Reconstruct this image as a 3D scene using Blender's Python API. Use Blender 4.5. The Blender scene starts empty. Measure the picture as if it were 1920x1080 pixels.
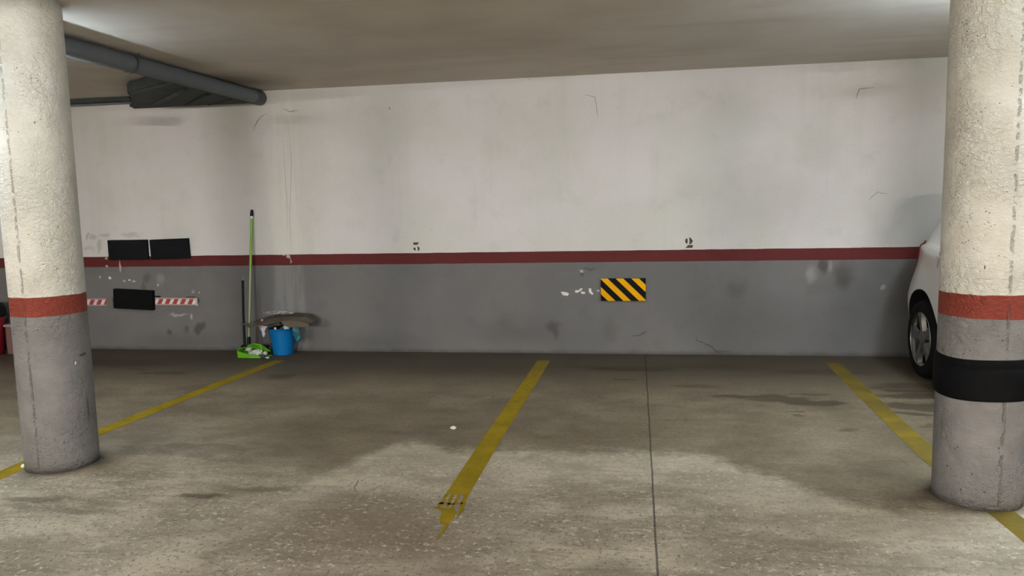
import bpy, bmesh, math, random
from mathutils import Vector, Matrix, noise as mnoise
random.seed(7)
scene = bpy.context.scene
COL = scene.collection
PI = math.pi

# ------------------------------------------------------------------ camera, world, exposure
F_PX, YAW, PITCH, ROLL = 1430.0, .1635, .1112, -.0227
def camera():
    cy, sy, cp, sp = math.cos(YAW), math.sin(YAW), math.cos(PITCH), math.sin(PITCH)
    f = Vector((-sy * cp, cy * cp, -sp)); r = Vector((cy, sy, 0)); u = r.cross(f)
    cr, sr = math.cos(ROLL), math.sin(ROLL)
    r2 = cr * r + sr * u; u2 = -sr * r + cr * u
    cam = bpy.data.cameras.new('camera'); o = bpy.data.objects.new('camera', cam); COL.objects.link(o)
    cam.sensor_fit = 'HORIZONTAL'; cam.sensor_width = 36; cam.lens = 36 * F_PX / 1920
    cam.clip_start = .05; cam.clip_end = 100
    m = Matrix((r2, u2, -f)).transposed().to_4x4(); m.translation = (0, 0, 1.4)
    o.matrix_world = m
    scene.camera = o
camera()
w = bpy.data.worlds.new('world'); scene.world = w; w.use_nodes = True
w.node_tree.nodes['Background'].inputs[0].default_value = (.6, .65, .75, 1)
w.node_tree.nodes['Background'].inputs[1].default_value = .02
scene.view_settings.view_transform = 'Standard'; scene.view_settings.look = 'None'
scene.view_settings.gamma = 1; scene.view_settings.use_curve_mapping = False
scene.view_settings.exposure = 0.52
scene.cycles.adaptive_threshold = .03; scene.cycles.use_light_tree = False; scene.cycles.max_bounces = 5; scene.cycles.diffuse_bounces = 3; scene.cycles.glossy_bounces = 3; scene.cycles.transmission_bounces = 2
scene.cycles.caustics_reflective = False; scene.cycles.caustics_refractive = False
# tubes of the ceiling lamps: (x, y, length along x, watts-like strength, colour)
TUBE_COOL = (.70, .85, 1.0); TUBE_WARM = (1.0, .955, .90)
LAMPS = [  # x, y, z of the tubes, strength, colour, uplight
    (-3.86, 3.85, 2.22, 110.0, TUBE_COOL, 1), (2.32, 4.10, 2.27, 230.0, TUBE_COOL, 1),
    (-6.0, -6.5, 2.25, 1250.0, TUBE_WARM, 0), (3.8, -6.0, 2.35, 1150.0, TUBE_WARM, 0),  # rear fill lamps, added out of view to light the wall evenly
    (-1.2, -7.2, 2.12, 2150.0, TUBE_WARM, 0), (-2.9, 2.35, 2.42, 38.0, TUBE_COOL, 0), (2.1, 2.25, 2.42, 34.0, TUBE_COOL, 0)]  # rear middle fill, then aisle lamps added to brighten the column tops

D, ZC = 6.95, 2.512          # wall distance, ceiling height
XL, XR, YB = -9.0, 6.5, -10.0
Z_S0, Z_S1 = .846, .950      # red painted band

# ------------------------------------------------------------------ object helpers
def link(name, me, parent=None):
    o = bpy.data.objects.new(name, me); COL.objects.link(o)
    if parent is not None: o.parent = parent
    return o
def obj(name, bm, m, parent=None, smooth=False):
    me = bpy.data.meshes.new(name); bmesh.ops.recalc_face_normals(bm, faces=bm.faces[:])
    bm.to_mesh(me); bm.free()
    for mm in (m if isinstance(m, (list, tuple)) else [m]): me.materials.append(mm)
    if smooth:
        for p in me.polygons: p.use_smooth = True
        if smooth != 'all': me.set_sharp_from_angle(angle=math.radians(40))
    return link(name, me, parent)
def thing(name, label, cat, loc=(0, 0, 0), rz=0, group=None):
    o = bpy.data.objects.new(name, None); COL.objects.link(o); o.empty_display_size = .1
    o.location = loc; o.rotation_euler = (0, 0, rz)
    return tag(o, label, cat, group)
def tag(o, label, cat, group=None):
    o['label'] = label; o['category'] = cat
    if group: o['group'] = group
    return o
def struct(o, label=None):
    o['kind'] = 'structure'
    if label: o['label'] = label; 
    return o
def bx(bm, c, s, bev=0, seg=2, rot=None):
    r = bmesh.ops.create_cube(bm, size=1)
    vs = r['verts']
    bmesh.ops.scale(bm, vec=s, verts=vs)
    if bev:
        es = list({e for v in vs for e in v.link_edges})
        r2 = bmesh.ops.bevel(bm, geom=es, offset=bev, segments=seg, affect='EDGES', profile=.6)
        vs = list({v for f in r2['faces'] for v in f.verts} | {v for v in vs if v.is_valid})
    if rot is not None: bmesh.ops.rotate(bm, matrix=rot, verts=vs)
    bmesh.ops.translate(bm, vec=c, verts=vs)
    return vs
def lathe(bm, prof, n=32, c=(0, 0, 0), axis='z', close=True):
    rings = []
    for r, z in prof:
        ring = []
        for k in range(n):
            a = 2 * PI * k / n
            p = (r * math.cos(a), r * math.sin(a), z)
            if axis == 'x': p = (z, r * math.cos(a), r * math.sin(a))
            if axis == 'y': p = (r * math.cos(a), z, r * math.sin(a))
            ring.append(bm.verts.new(Vector(c) + Vector(p)))
        rings.append(ring)
    for a, b in zip(rings, rings[1:]):
        for k in range(n): bm.faces.new((a[k], a[(k + 1) % n], b[(k + 1) % n], b[k]))
    if close:
        bm.faces.new(rings[0]); bm.faces.new(rings[-1])
    return rings
def tube(bm, pts, r, n=10, taper=None):
    pts = [Vector(p) for p in pts]; rings = []
    up0 = None
    for i, p in enumerate(pts):
        d = (pts[min(i + 1, len(pts) - 1)] - pts[max(i - 1, 0)]).normalized()
        if up0 is None:
            up0 = d.orthogonal().normalized()
        else:
            up0 = (up0 - d * up0.dot(d)).normalized()
        s = d.cross(up0); rr = r if taper is None else r * taper[i]
        rings.append([bm.verts.new(p + rr * (math.cos(2 * PI * k / n) * up0 + math.sin(2 * PI * k / n) * s)) for k in range(n)])
    for a, b in zip(rings, rings[1:]):
        for k in range(n): bm.faces.new((a[k], a[(k + 1) % n], b[(k + 1) % n], b[k]))
    bm.faces.new(rings[0]); bm.faces.new(rings[-1])
def prism(bm, poly, axis, a, b):
    """poly in the two other coordinates, extruded from a to b along axis"""
    def P(q, t):
        if axis == 'y': return (q[0], t, q[1])
        if axis == 'z': return (q[0], q[1], t)
        return (t, q[0], q[1])
    A = [bm.verts.new(P(q, a)) for q in poly]; B = [bm.verts.new(P(q, b)) for q in poly]
    bm.faces.new(A); bm.faces.new(B)
    n = len(poly)
    for k in range(n): bm.faces.new((A[k], A[(k + 1) % n], B[(k + 1) % n], B[k]))
NB = bmesh.new

# ------------------------------------------------------------------ material helpers
class N:
    def __init__(s, name, rough=.7, metal=0, spec=.5):
        s.m = bpy.data.materials.new(name); s.m.use_nodes = True; s.t = s.m.node_tree
        s.b = s.t.nodes['Principled BSDF']; s.out = s.t.nodes['Material Output']
        s.b.inputs['Roughness'].default_value = rough; s.b.inputs['Metallic'].default_value = metal
        s.b.inputs['Specular IOR Level'].default_value = spec
        s._pos = None
    def n(s, t, **k):
        q = s.t.nodes.new(t)
        for a, v in k.items(): setattr(q, a, v)
        return q
    def l(s, a, b): s.t.links.new(a, b)
    def put(s, sock, v):
        if isinstance(v, bpy.types.NodeSocket): s.l(v, sock)
        elif isinstance(v, (tuple, list)) and len(v) == 3 and sock.type == 'RGBA': sock.default_value = (*v, 1)
        else: sock.default_value = v
    @property
    def pos(s):
        if s._pos is None: s._pos = s.n('ShaderNodeTexCoord').outputs['Object']
        return s._pos
    def xyz(s):
        q = s.n('ShaderNodeSeparateXYZ'); s.l(s.pos, q.inputs[0]); return q.outputs
    def math(s, op, a, b=0.0, c=None, clamp=False):
        q = s.n('ShaderNodeMath', operation=op, use_clamp=clamp)
        s.put(q.inputs[0], a); s.put(q.inputs[1], b)
        if c is not None: s.put(q.inputs[2], c)
        return q.outputs[0]
    def noise(s, scale, detail=4, rough=.55, stretch=None, dist=0, vec=None):
        q = s.n('ShaderNodeTexNoise'); q.inputs['Scale'].default_value = scale
        q.inputs['Detail'].default_value = min(detail, 3); q.inputs['Roughness'].default_value = rough
        q.inputs['Distortion'].default_value = dist
        v = vec or s.pos
        if stretch:
            mp = s.n('ShaderNodeMapping'); s.l(v, mp.inputs[0]); mp.inputs['Scale'].default_value = stretch; v = mp.outputs[0]
        s.l(v, q.inputs['Vector']); return q.outputs['Fac']
    def ramp(s, v, a, b, c=0.0, d=1.0, smooth=True):
        q = s.n('ShaderNodeMapRange', interpolation_type='SMOOTHSTEP' if smooth else 'LINEAR')
        s.put(q.inputs[0], v)
        for i, x in enumerate((a, b, c, d)): s.put(q.inputs[i + 1], x)
        return q.outputs[0]
    def mix(s, f, a, b, mode='MIX'):
        q = s.n('ShaderNodeMix', data_type='RGBA', blend_type=mode)
        s.put(q.inputs[0], f); s.put(q.inputs[6], a); s.put(q.inputs[7], b); return q.outputs[2]
    def col(s, c): s.put(s.b.inputs['Base Color'], c); return s
    def rough(s, v): s.put(s.b.inputs['Roughness'], v); return s
    def bump(s, h, strength=.3, dist=.01):
        q = s.n('ShaderNodeBump'); q.inputs['Strength'].default_value = strength; q.inputs['Distance'].default_value = dist
        s.put(q.inputs['Height'], h); s.l(q.outputs[0], s.b.inputs['Normal']); return s
    def voronoi(s, scale, feature='F1', stretch=None, vec=None):
        q = s.n('ShaderNodeTexVoronoi', feature=feature); q.inputs['Scale'].default_value = scale
        v = vec or s.pos
        if stretch:
            mp = s.n('ShaderNodeMapping'); s.l(v, mp.inputs[0]); mp.inputs['Scale'].default_value = stretch; v = mp.outputs[0]
        s.l(v, q.inputs['Vector']); return q.outputs['Distance']
    def warped(s, scale=3.0, amt=.1, detail=3):
        q = s.n('ShaderNodeTexNoise'); q.inputs['Scale'].default_value = scale; q.inputs['Detail'].default_value = min(detail, 2)
        s.l(s.pos, q.inputs['Vector'])
        a = s.n('ShaderNodeVectorMath', operation='SUBTRACT'); s.l(q.outputs['Color'], a.inputs[0]); a.inputs[1].default_value = (.5, .5, .5)
        b = s.n('ShaderNodeVectorMath', operation='MULTIPLY_ADD'); s.l(a.outputs[0], b.inputs[0]); b.inputs[1].default_value = (amt,) * 3; s.l(s.pos, b.inputs[2])
        return b.outputs[0]
    def blobs(s, vec, lst, axes):
        """sum of soft stains and painted shade; lst rows: (a, b, ra, rb, strength, softness)"""
        tot = None
        for a, b, ra, rb, st, so in lst:
            c = [0, 0, 0]; k = [0, 0, 0]
            c[axes[0]] = a; c[axes[1]] = b; k[axes[0]] = 1 / ra; k[axes[1]] = 1 / rb
            u = s.n('ShaderNodeVectorMath', operation='SUBTRACT'); s.l(vec, u.inputs[0]); u.inputs[1].default_value = c
            v = s.n('ShaderNodeVectorMath', operation='MULTIPLY'); s.l(u.outputs[0], v.inputs[0]); v.inputs[1].default_value = k
            w = s.n('ShaderNodeVectorMath', operation='LENGTH'); s.l(v.outputs[0], w.inputs[0])
            r = s.ramp(w.outputs['Value'], 1 - so, 1 + so * .3, st, 0)
            tot = r if tot is None else s.math('MAXIMUM', tot, r)
        return tot
def plain(name, c, rough=.6, metal=0, spec=.5, var=.12, sc=20, bump=0, coat=0):
    n = N(name, rough, metal, spec)
    f = n.noise(sc)
    n.col(n.mix(f, tuple(x * (1 - var) for x in c), tuple(min(1, x * (1 + var)) for x in c)))
    if bump: n.bump(n.noise(sc * 2), bump, .004)
    if coat: n.b.inputs['Coat Weight'].default_value = coat; n.b.inputs['Coat Roughness'].default_value = .08
    return n.m

CREAM = (.60, .575, .505); GREY = (.175, .17, .162); RED = (.155, .026, .022)

def wall_mat():
    n = N('painted_wall', .75, spec=.25); x, y, z = n.xyz()
    wob = n.math('MULTIPLY_ADD', n.noise(6, 3, stretch=(1, 1, .3)), .007, -.0035)
    zz = n.math('ADD', z, wob)
    big = n.noise(1.1, 5, .6); mid = n.noise(5, 6, .65); fine = n.noise(60, 4, .7)
    up = n.mix(n.ramp(big, .35, .65), (.575, .56, .51), (.63, .595, .575))
    up = n.mix(n.ramp(mid, .52, .8, 0, .22), up, (.38, .375, .32))
    streak = n.noise(2.2, 5, .7, stretch=(1.6, 1, .12))
    up = n.mix(n.ramp(streak, .5, .75, 0, .16), up, (.40, .38, .32))
    wv = n.warped(5, .22)
    lowb = n.blobs(wv, [(1.2, 1.35, .7, .5, .30, 1), (2.3, 1.25, .5, .6, .45, 1), (1.5, 1.75, .25, .3, .22, 1), (.5, 1.5, .22, .2, .15, 1),  # the one nearest the car is painted shade of car and column
                        (-2.25, 1.12, .05, .1, .2, 1), (-5.42, 1.15, .05, .035, .55, .6), (-5.3, 1.16, .07, .03, .5, .6), (-5.36, 1.06, .04, .05, .5, .6), (-5.5, 1.16, .03, .03, .6, .6),
                        (-5.48, 1.04, .06, .03, .35, .6), (-5.0, 1.16, .13, .03, .4, .6)], (0, 2))
    up = n.mix(lowb, up, (.30, .28, .235))
    # patched vertical strip of plaster above the bucket
    strip = n.math('MULTIPLY', n.ramp(x, -3.56, -3.46), n.ramp(x, -3.16, -3.22))
    strip2 = n.math('MULTIPLY', strip, n.ramp(n.noise(5, 4, .6, stretch=(3, 1, .25)), .3, .6))
    up = n.mix(n.math('MULTIPLY', strip2, .45), up, (.68, .65, .575))
    lo = n.mix(n.ramp(big, .3, .7), (.128, .124, .120), (.155, .148, .141))
    lo = n.mix(n.ramp(mid, .5, .8, 0, .3), lo, (.09, .085, .078))
    lo = n.mix(n.math('MULTIPLY', strip2, .4), lo, (.29, .285, .27))
    dk = n.blobs(wv, [(-.765, .224, .075, .085, .75, .8), (-.25, .23, .11, .12, .35, 1), (.866, .605, .13, .12, .4, 1), (1.60, .80, .06, .07, .75, .7), (1.77, .69, .10, .13, .7, .9), (-1.1, .2, .5, .18, .35, 1),
                      (-4.68, .184, .05, .06, .75, .7), (-4.50, .207, .055, .06, .65, .8), (-4.34, .213, .06, .06, .8, .7), (-.53, .73, .035, .04, .6, .7), (-.42, .80, .09, .02, .5, .6), (-4.86, .74, .07, .04, .5, .7),
                      (-4.6, .08, .6, .12, .35, 1), (-4.9, .68, .03, .06, .5, .6), (2.0, .45, .4, .3, .25, 1), (-2.5, .1, .5, .1, .3, 1), (.9, .3, .7, .25, .2, 1)], (0, 2))
    lo = n.mix(dk, lo, (.055, .052, .046))
    lt = n.blobs(n.warped(12, .08), [(1.50, .72, .05, .10, .45, .8), (1.66, .79, .03, .06, .4, .8), (1.62, .86, .05, .02, .4, .8), (2.10, .60, .02, .02, .5, .8), (-4.72, .72, .05, .07, .3, .8), (-4.55, .36, .12, .015, .6, .6), (-4.40, .34, .018, .03, .8, .6), (-4.38, .60, .02, .02, .7, .6)], (0, 2))
    lo = n.mix(lt, lo, (.36, .35, .33))
    rd = n.mix(n.noise(9, 5, .6), (.085, .013, .0115), (.112, .016, .0145))
    rd = n.mix(n.ramp(n.noise(40, 5, .7), .68, .8, 0, .35), rd, (.3, .12, .1))
    # flaked paint where the patched plaster crosses the red band
    fl = n.blobs(n.warped(25, .06), [(-3.40, .95, .045, .010, 1, .5), (-3.34, .935, .018, .022, .8, .5), (-3.32, .89, .006, .035, .6, .5)], (0, 2))
    rd = n.mix(fl, rd, (.45, .42, .38))
    c = n.mix(n.ramp(zz, Z_S0 - .001, Z_S0 + .001), lo, rd)
    c = n.mix(n.ramp(zz, Z_S1 - .001, Z_S1 + .001), c, up)
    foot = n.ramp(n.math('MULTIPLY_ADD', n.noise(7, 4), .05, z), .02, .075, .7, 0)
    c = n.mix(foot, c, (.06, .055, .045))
    c = n.mix(n.ramp(fine, .3, .7, 0, .10), c, n.mix(.5, c, (.03, .03, .03)))
    # tiny pin marks
    pin = n.ramp(n.voronoi(3.1), .010, .018, .7, 0)
    c = n.mix(pin, c, (.1, .09, .08))
    n.col(c)
    n.bump(n.math('ADD', n.math('MULTIPLY', mid, 1.0), n.math('MULTIPLY', fine, .25)), .25, .012)
    return n.m

def column_mat(seam, scars, seed):
    """object origin on the floor at the column's axis; seam = angle of the casting seam"""
    n = N('painted_column', .6, spec=.3); x, y, z = n.xyz()
    ang = n.math('ARCTAN2', y, x)
    wob = n.math('MULTIPLY_ADD', n.noise(9, 3), .014, -.007)
    zz = n.math('ADD', z, wob)
    mid = n.noise(6, 6, .65); fine = n.noise(55, 5, .7)
    cream = n.mix(n.ramp(mid, .3, .7), (.60, .565, .47), (.68, .65, .565))
    grey = n.mix(n.ramp(mid, .3, .75), (.175, .166, .158), (.235, .222, .212))
    grey = n.mix(n.ramp(n.noise(3, 5, .7), .5, .75, 0, .4), grey, (.14, .14, .125))
    red = n.mix(n.noise(15, 5), (.20, .034, .019), (.25, .045, .027))
    red = n.mix(n.ramp(n.noise(70, 3, .6, stretch=(1, 1, 2)), .70, .76, 0, .6), red, (.5, .2, .14))
    c = n.mix(n.ramp(zz, Z_S0 + .008, Z_S0 + .011), grey, red)
    c = n.mix(n.ramp(zz, Z_S1 + .008, Z_S1 + .011), c, cream)
    # pits: small air holes of the cast concrete, denser in patches
    patch = n.ramp(n.noise(4.5, 3, .5, stretch=(1, 1, .6)), .42, .62)
    v1 = n.voronoi(22, stretch=(1, 1, .8)); v2 = n.voronoi(48)
    pit = n.math('MAXIMUM', n.ramp(v1, .05, .10, 1, 0), n.math('MULTIPLY', n.ramp(v2, .10, .18, 1, 0), patch))
    pm = n.ramp(n.noise(14, 2), .52, .60)
    pit = n.math('MULTIPLY', pit, pm)
    sw = n.math('ADD', n.math('SUBTRACT', ang, seam), n.math('MULTIPLY_ADD', n.noise(13, 4, .8), .14, -.07))
    sm = n.math('MULTIPLY', n.ramp(n.math('ABSOLUTE', sw), .012, .05, 1, 0), n.ramp(n.noise(26, 3, .8), .44, .56))
    c = n.mix(n.math('MULTIPLY', pit, .55), c, (.16, .14, .11))
    c = n.mix(n.math('MULTIPLY', sm, .42), c, (.14, .125, .10))
    if scars:
        # scrape marks at bumper height
        q = n.n('ShaderNodeCombineXYZ'); n.put(q.inputs[0], ang); n.put(q.inputs[2], z)
        wv = q.outputs[0]
        s = n.blobs(wv, [r for r in scars if r[5] > .4], (0, 2))
        c = n.mix(s, c, (.05, .045, .04))
        s = [r for r in scars if r[5] <= .4]
        if s: c = n.mix(n.blobs(wv, s, (0, 2)), c, (.8, .8, .78))
    c = n.mix(n.ramp(n.math('MULTIPLY_ADD', n.noise(9, 4), .06, z), .035, .06, .6, 0), c, (.10, .095, .075))  # painted contact shade: dark ring round the column's foot
    n.col(c)
    rough_zone = n.ramp(n.noise(2.3, 2, .5), .4, .6, .35, 1)
    rid = n.noise(34, 5, .75, stretch=(1, 1, 1.6), dist=.4)
    h = n.math('ADD', n.math('MULTIPLY', n.math('MULTIPLY', rid, rough_zone), .9), n.math('MULTIPLY', fine, .12))
    h = n.math('ADD', h, n.math('MULTIPLY', mid, .5))
    h = n.math('SUBTRACT', h, n.math('MULTIPLY', n.math('MAXIMUM', pit, n.math('MULTIPLY', sm, .5)), .6))
    n.bump(h, 1.0, .022)
    return n.m

def floor_mat():
    n = N('concrete_floor', .55, spec=.2); x, y, z = n.xyz()
    big = n.noise(.8, 5, .6); mid = n.noise(3.2, 7, .68, stretch=(.7, 1, 1)); fine = n.noise(38, 7, .75); grit = n.noise(140, 3, .7)
    # worn zone in front, its edge follows the photographed outline
    q = n.n('ShaderNodeFloatCurve'); cv = q.mapping.curves[0]
    pts = [(-9, 4.2), (-3.1, 3.95), (-2.76, 4.10), (-2.45, 4.0), (-2.2, 3.86), (-1.75, 3.72), (-1.6, 3.85), (-1.45, 4.15), (-1.3, 4.27), (-1.02, 4.16), (-.72, 4.20), (-.43, 4.16), (.01, 4.24), (.30, 4.22), (.5, 4.06), (.68, 3.90), (.88, 3.68), (1.15, 3.56), (1.3, 3.6), (6.5, 3.6)]
    T = lambda a, b: ((a + 9) / 15.5, (b - 2) / 4)
    cv.points[0].location = T(*pts[0]); cv.points[1].location = T(*pts[-1])
    for a, b in pts[1:-1]: cv.points.new(*T(a, b))
    q.mapping.update()
    n.put(q.inputs['Value'], n.ramp(x, -9, 6.5, 0, 1, smooth=False))
    yb = n.math('MULTIPLY_ADD', q.outputs[0], 4.0, 2.0)
    dlt = n.math('SUBTRACT', yb, n.math('ADD', y, n.math('MULTIPLY_ADD', n.noise(9, 5, .75), .36, -.18)))
    sw = n.ramp(x, -2.1, -1.35, .5, 0)
    front = n.ramp(dlt, n.math('SUBTRACT', -.08, sw), n.math('ADD', .15, sw)); rim = n.math('MULTIPLY', n.math('MULTIPLY', front, n.ramp(x, -2.0, -1.4, .2, 1)), n.ramp(dlt, .05, .95, 1, 0))
    rear = n.mix(n.ramp(mid, .3, .72), (.155, .124, .082), (.265, .218, .150))
    rear = n.mix(n.ramp(big, .42, .7, 0, .5), rear, (.125, .098, .062))
    rear = n.mix(n.ramp(fine, .42, .70, 0, .5), rear, (.075, .06, .04))
    # back strip by the wall is darker
    rear = n.mix(n.ramp(n.math('MULTIPLY_ADD', mid, 1.2, y), 6.0, 7.1, 0, .85), rear, (.062, .052, .036))
    fr = n.mix(n.ramp(mid, .33, .67), (.30, .26, .195), (.54, .48, .375))
    fr = n.mix(n.ramp(n.noise(1.5, 6, .7), .45, .7, 0, .55), fr, (.28, .235, .175))
    fr = n.mix(n.ramp(n.noise(4.5, 5, .7, stretch=(.4, 2.0, 1), dist=.8), .50, .64, 0, .42), fr, (.20, .16, .115))
    wet = n.blobs(n.warped(2, .7), [(-1.1, 3.05, .75, .5, .95, 1), (.45, 3.0, .35, .35, .5, 1), (.0, 3.55, .5, .15, .5, 1), (-2.2, 3.3, .35, .12, .4, 1)], (0, 1))
    fr = n.mix(wet, fr, (.215, .17, .12))
    sp = n.ramp(n.noise(34, 6, .85, stretch=(.8, 1, 1)), .54, .66)
    fr = n.mix(n.math('MULTIPLY', sp, n.ramp(n.noise(3, 3, .6), .38, .6, .25, .85)), fr, (.74, .69, .58))
    dkp = n.ramp(n.noise(42, 6, .85), .53, .65, 0, .8)
    fr = n.mix(dkp, fr, (.13, .11, .08))
    fr = n.mix(n.math('MULTIPLY', rim, .35), fr, (.56, .50, .39))
    c = n.mix(front, rear, fr)
    wv = n.warped(5.5, .20, 4)
    st = [(.78, 5.47, .30, .07, .8, .35), (1.2, 5.33, .24, .10, .85, .25), (.98, 5.40, .24, .08, .8, .25), (1.18, 5.55, .18, .035, .7, .3), (.42, 5.75, .24, .07, .55, .6), (1.0, 5.1, .10, .03, .6, .4), (1.03, 5.0, .07, .025, .7, .4),
          (1.25, 4.72, .06, .03, .6, .5), (2.0, 5.55, .45, .10, .9, .4), (1.85, 5.28, .30, .10, .85, .4), (2.05, 5.85, .40, .12, .8, .5), (1.75, 5.8, .12, .07, .7, .5), (2.1, 5.0, .3, .08, .7, .5), (1.75, 5.1, .18, .05, .8, .4), (1.8, 4.85, .12, .04, .7, .4), (1.95, 5.7, .25, .06, .9, .35), (1.45, 6.3, .5, .14, .6, .7), (.7, 6.45, .6, .15, .5, .8), (-3.9, 6.5, .8, .14, .5, .8),
          (-.05, 6.33, .42, .10, .8, .4), (-.55, 6.36, .25, .05, .6, .5), (-.1, 5.95, .1, .03, .6, .5), (-2.95, 5.88, .17, .16, .75, .7), (-2.8, 6.0, .5, .2, .4, 1), (-4.05, 5.93, .28, .06, .7, .5), (-4.75, 6.3, .75, .22, .75, .6), (-4.4, 6.05, .2, .06, .5, .6), (-4.6, 5.5, .3, .08, .4, .7),
          (-2.1, 3.32, .16, .05, .75, .6), (-1.85, 3.45, .25, .05, .5, .7), (-2.7, 3.1, .4, .05, .5, .7), (-3.0, 3.2, .25, .04, .5, .7), (-2.55, 4.0, .38, .13, .4, .3), (-2.95, 3.9, .14, .35, .55, .9),  # last one: painted shadow beside the left column's foot
          (-1.5, 6.2, 1.0, .3, .45, 1), (1.25, 3.95, .2, .2, .45, 1), (.3, 4.85, .3, .05, .3, .8)]  # middle one: painted shadow beside the right column's foot
    s = n.blobs(wv, st, (0, 1))
    c = n.mix(n.math('MULTIPLY', s, .9), c, (.048, .034, .019))
    base_shade = n.blobs(n.warped(9, .06), [(-3.2, 3.705, .26, .26, .7, .35), (1.544, 3.70, .25, .25, .6, .35)], (0, 1))  # contact shade painted on the floor round both columns
    c = n.mix(base_shade, c, (.06, .052, .036))
    # light scuffs and crumbs
    c = n.mix(n.ramp(n.voronoi(5.5), .02, .035, .6, 0), c, (.06, .05, .04))
    c = n.mix(n.ramp(n.voronoi(7.3, vec=n.warped(1, .5)), .015, .025, .45, 0), c, (.42, .38, .30))
    c = n.mix(n.ramp(grit, .3, .7, 0, .22), c, (.08, .07, .055))
    # sawn joint between the slabs
    jx = n.math('ABSOLUTE', n.math('ADD', n.math('SUBTRACT', x, .072), n.math('MULTIPLY_ADD', n.noise(3, 4), .012, -.006)))
    joint = n.ramp(jx, .0025, .006, 1, 0)
    c = n.mix(n.math('MULTIPLY', joint, .75), c, (.03, .026, .02))
    c = n.mix(1.0, c, (1, .965, .91), 'MULTIPLY')
    n.col(c)
    n.rough(n.ramp(front, 0, 1, .62, .8))
    h = n.math('MULTIPLY_ADD', fine, n.ramp(front, 0, 1, .12, .5), n.math('MULTIPLY', mid, .5))
    h = n.math('ADD', h, n.math('MULTIPLY', grit, .12))
    h = n.math('SUBTRACT', h, n.math('MULTIPLY', joint, 1.2))
    n.bump(h, .35, .012)
    return n.m

def ceiling_mat():
    n = N('ceiling_plaster', .85, spec=.2)
    c = n.mix(n.ramp(n.noise(1.2, 5, .6), .3, .7), (.58, .51, .43), (.66, .60, .52))
    c = n.mix(n.ramp(n.noise(2.5, 5, .6, stretch=(.3, 2, 1)), .5, .8, 0, .25), c, (.30, .26, .21))
    # darker patches above the pipes
    c = n.mix(n.blobs(n.warped(3, .3), [(-3.4, 6.35, .45, .55, .75, 1), (-3.4, 5.5, .3, .5, .3, 1)], (0, 1)), c, (.09, .08, .07))
    n.col(c); n.bump(n.noise(30, 5, .6), .12, .01)
    return n.m

def line_mat(worn_y, dirt=0.0):
    """yellow road paint, rubbed off at its near end"""
    n = N('yellow_floor_paint', .7, spec=.12); x, y, z = n.xyz()
    c = n.mix(n.ramp(n.noise(5, 6, .7), .3, .7), (.215, .148, .004), (.31, .21, .007))
    c = n.mix(n.ramp(n.noise(30, 6, .7), .55, .8, 0, .5), c, (.16, .13, .03))
    c = n.mix(n.ramp(y, 5.6, 6.7, 0, .55), c, (.16, .115, .03))
    if dirt: c = n.mix(n.ramp(n.noise(3.5, 4, .6), .30, .62, dirt * .5, dirt), c, (.10, .075, .025))
    n.col(c)
    wear = n.noise(16, 7, .75, stretch=(1, .7, 1))
    k = n.math('ADD', wear, n.ramp(y, worn_y, worn_y + .5, -.22, .2))
    k = n.math('SUBTRACT', k, n.ramp(y, 6.35, 6.7, 0, .2))
    a = n.ramp(k, .40, .45)
    n.put(n.b.inputs['Alpha'], a)
    n.bump(n.noise(38, 7, .75), .3, .012)
    return n.m

# ------------------------------------------------------------------ room shell
M_WALL = wall_mat(); M_CEIL = ceiling_mat(); M_FLOOR = floor_mat()
def slab(name, x0, x1, y0, y1, z0, z1, m):
    bm = NB(); bx(bm, ((x0 + x1) / 2, (y0 + y1) / 2, (z0 + z1) / 2), (x1 - x0, y1 - y0, z1 - z0))
    return struct(obj(name, bm, m))
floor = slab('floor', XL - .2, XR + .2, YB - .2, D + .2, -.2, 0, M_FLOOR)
ceiling = slab('ceiling', XL - .2, XR + .2, YB - .2, D + .2, ZC, ZC + .2, M_CEIL)
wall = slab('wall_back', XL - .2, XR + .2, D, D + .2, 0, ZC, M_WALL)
slab('wall_left', XL - .2, XL, YB, D, 0, ZC, M_WALL)
slab('wall_right', XR, XR + .2, YB, D, 0, ZC, M_WALL)
slab('wall_front', XL - .2, XR + .2, YB - .2, YB, 0, ZC, M_WALL)

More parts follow.
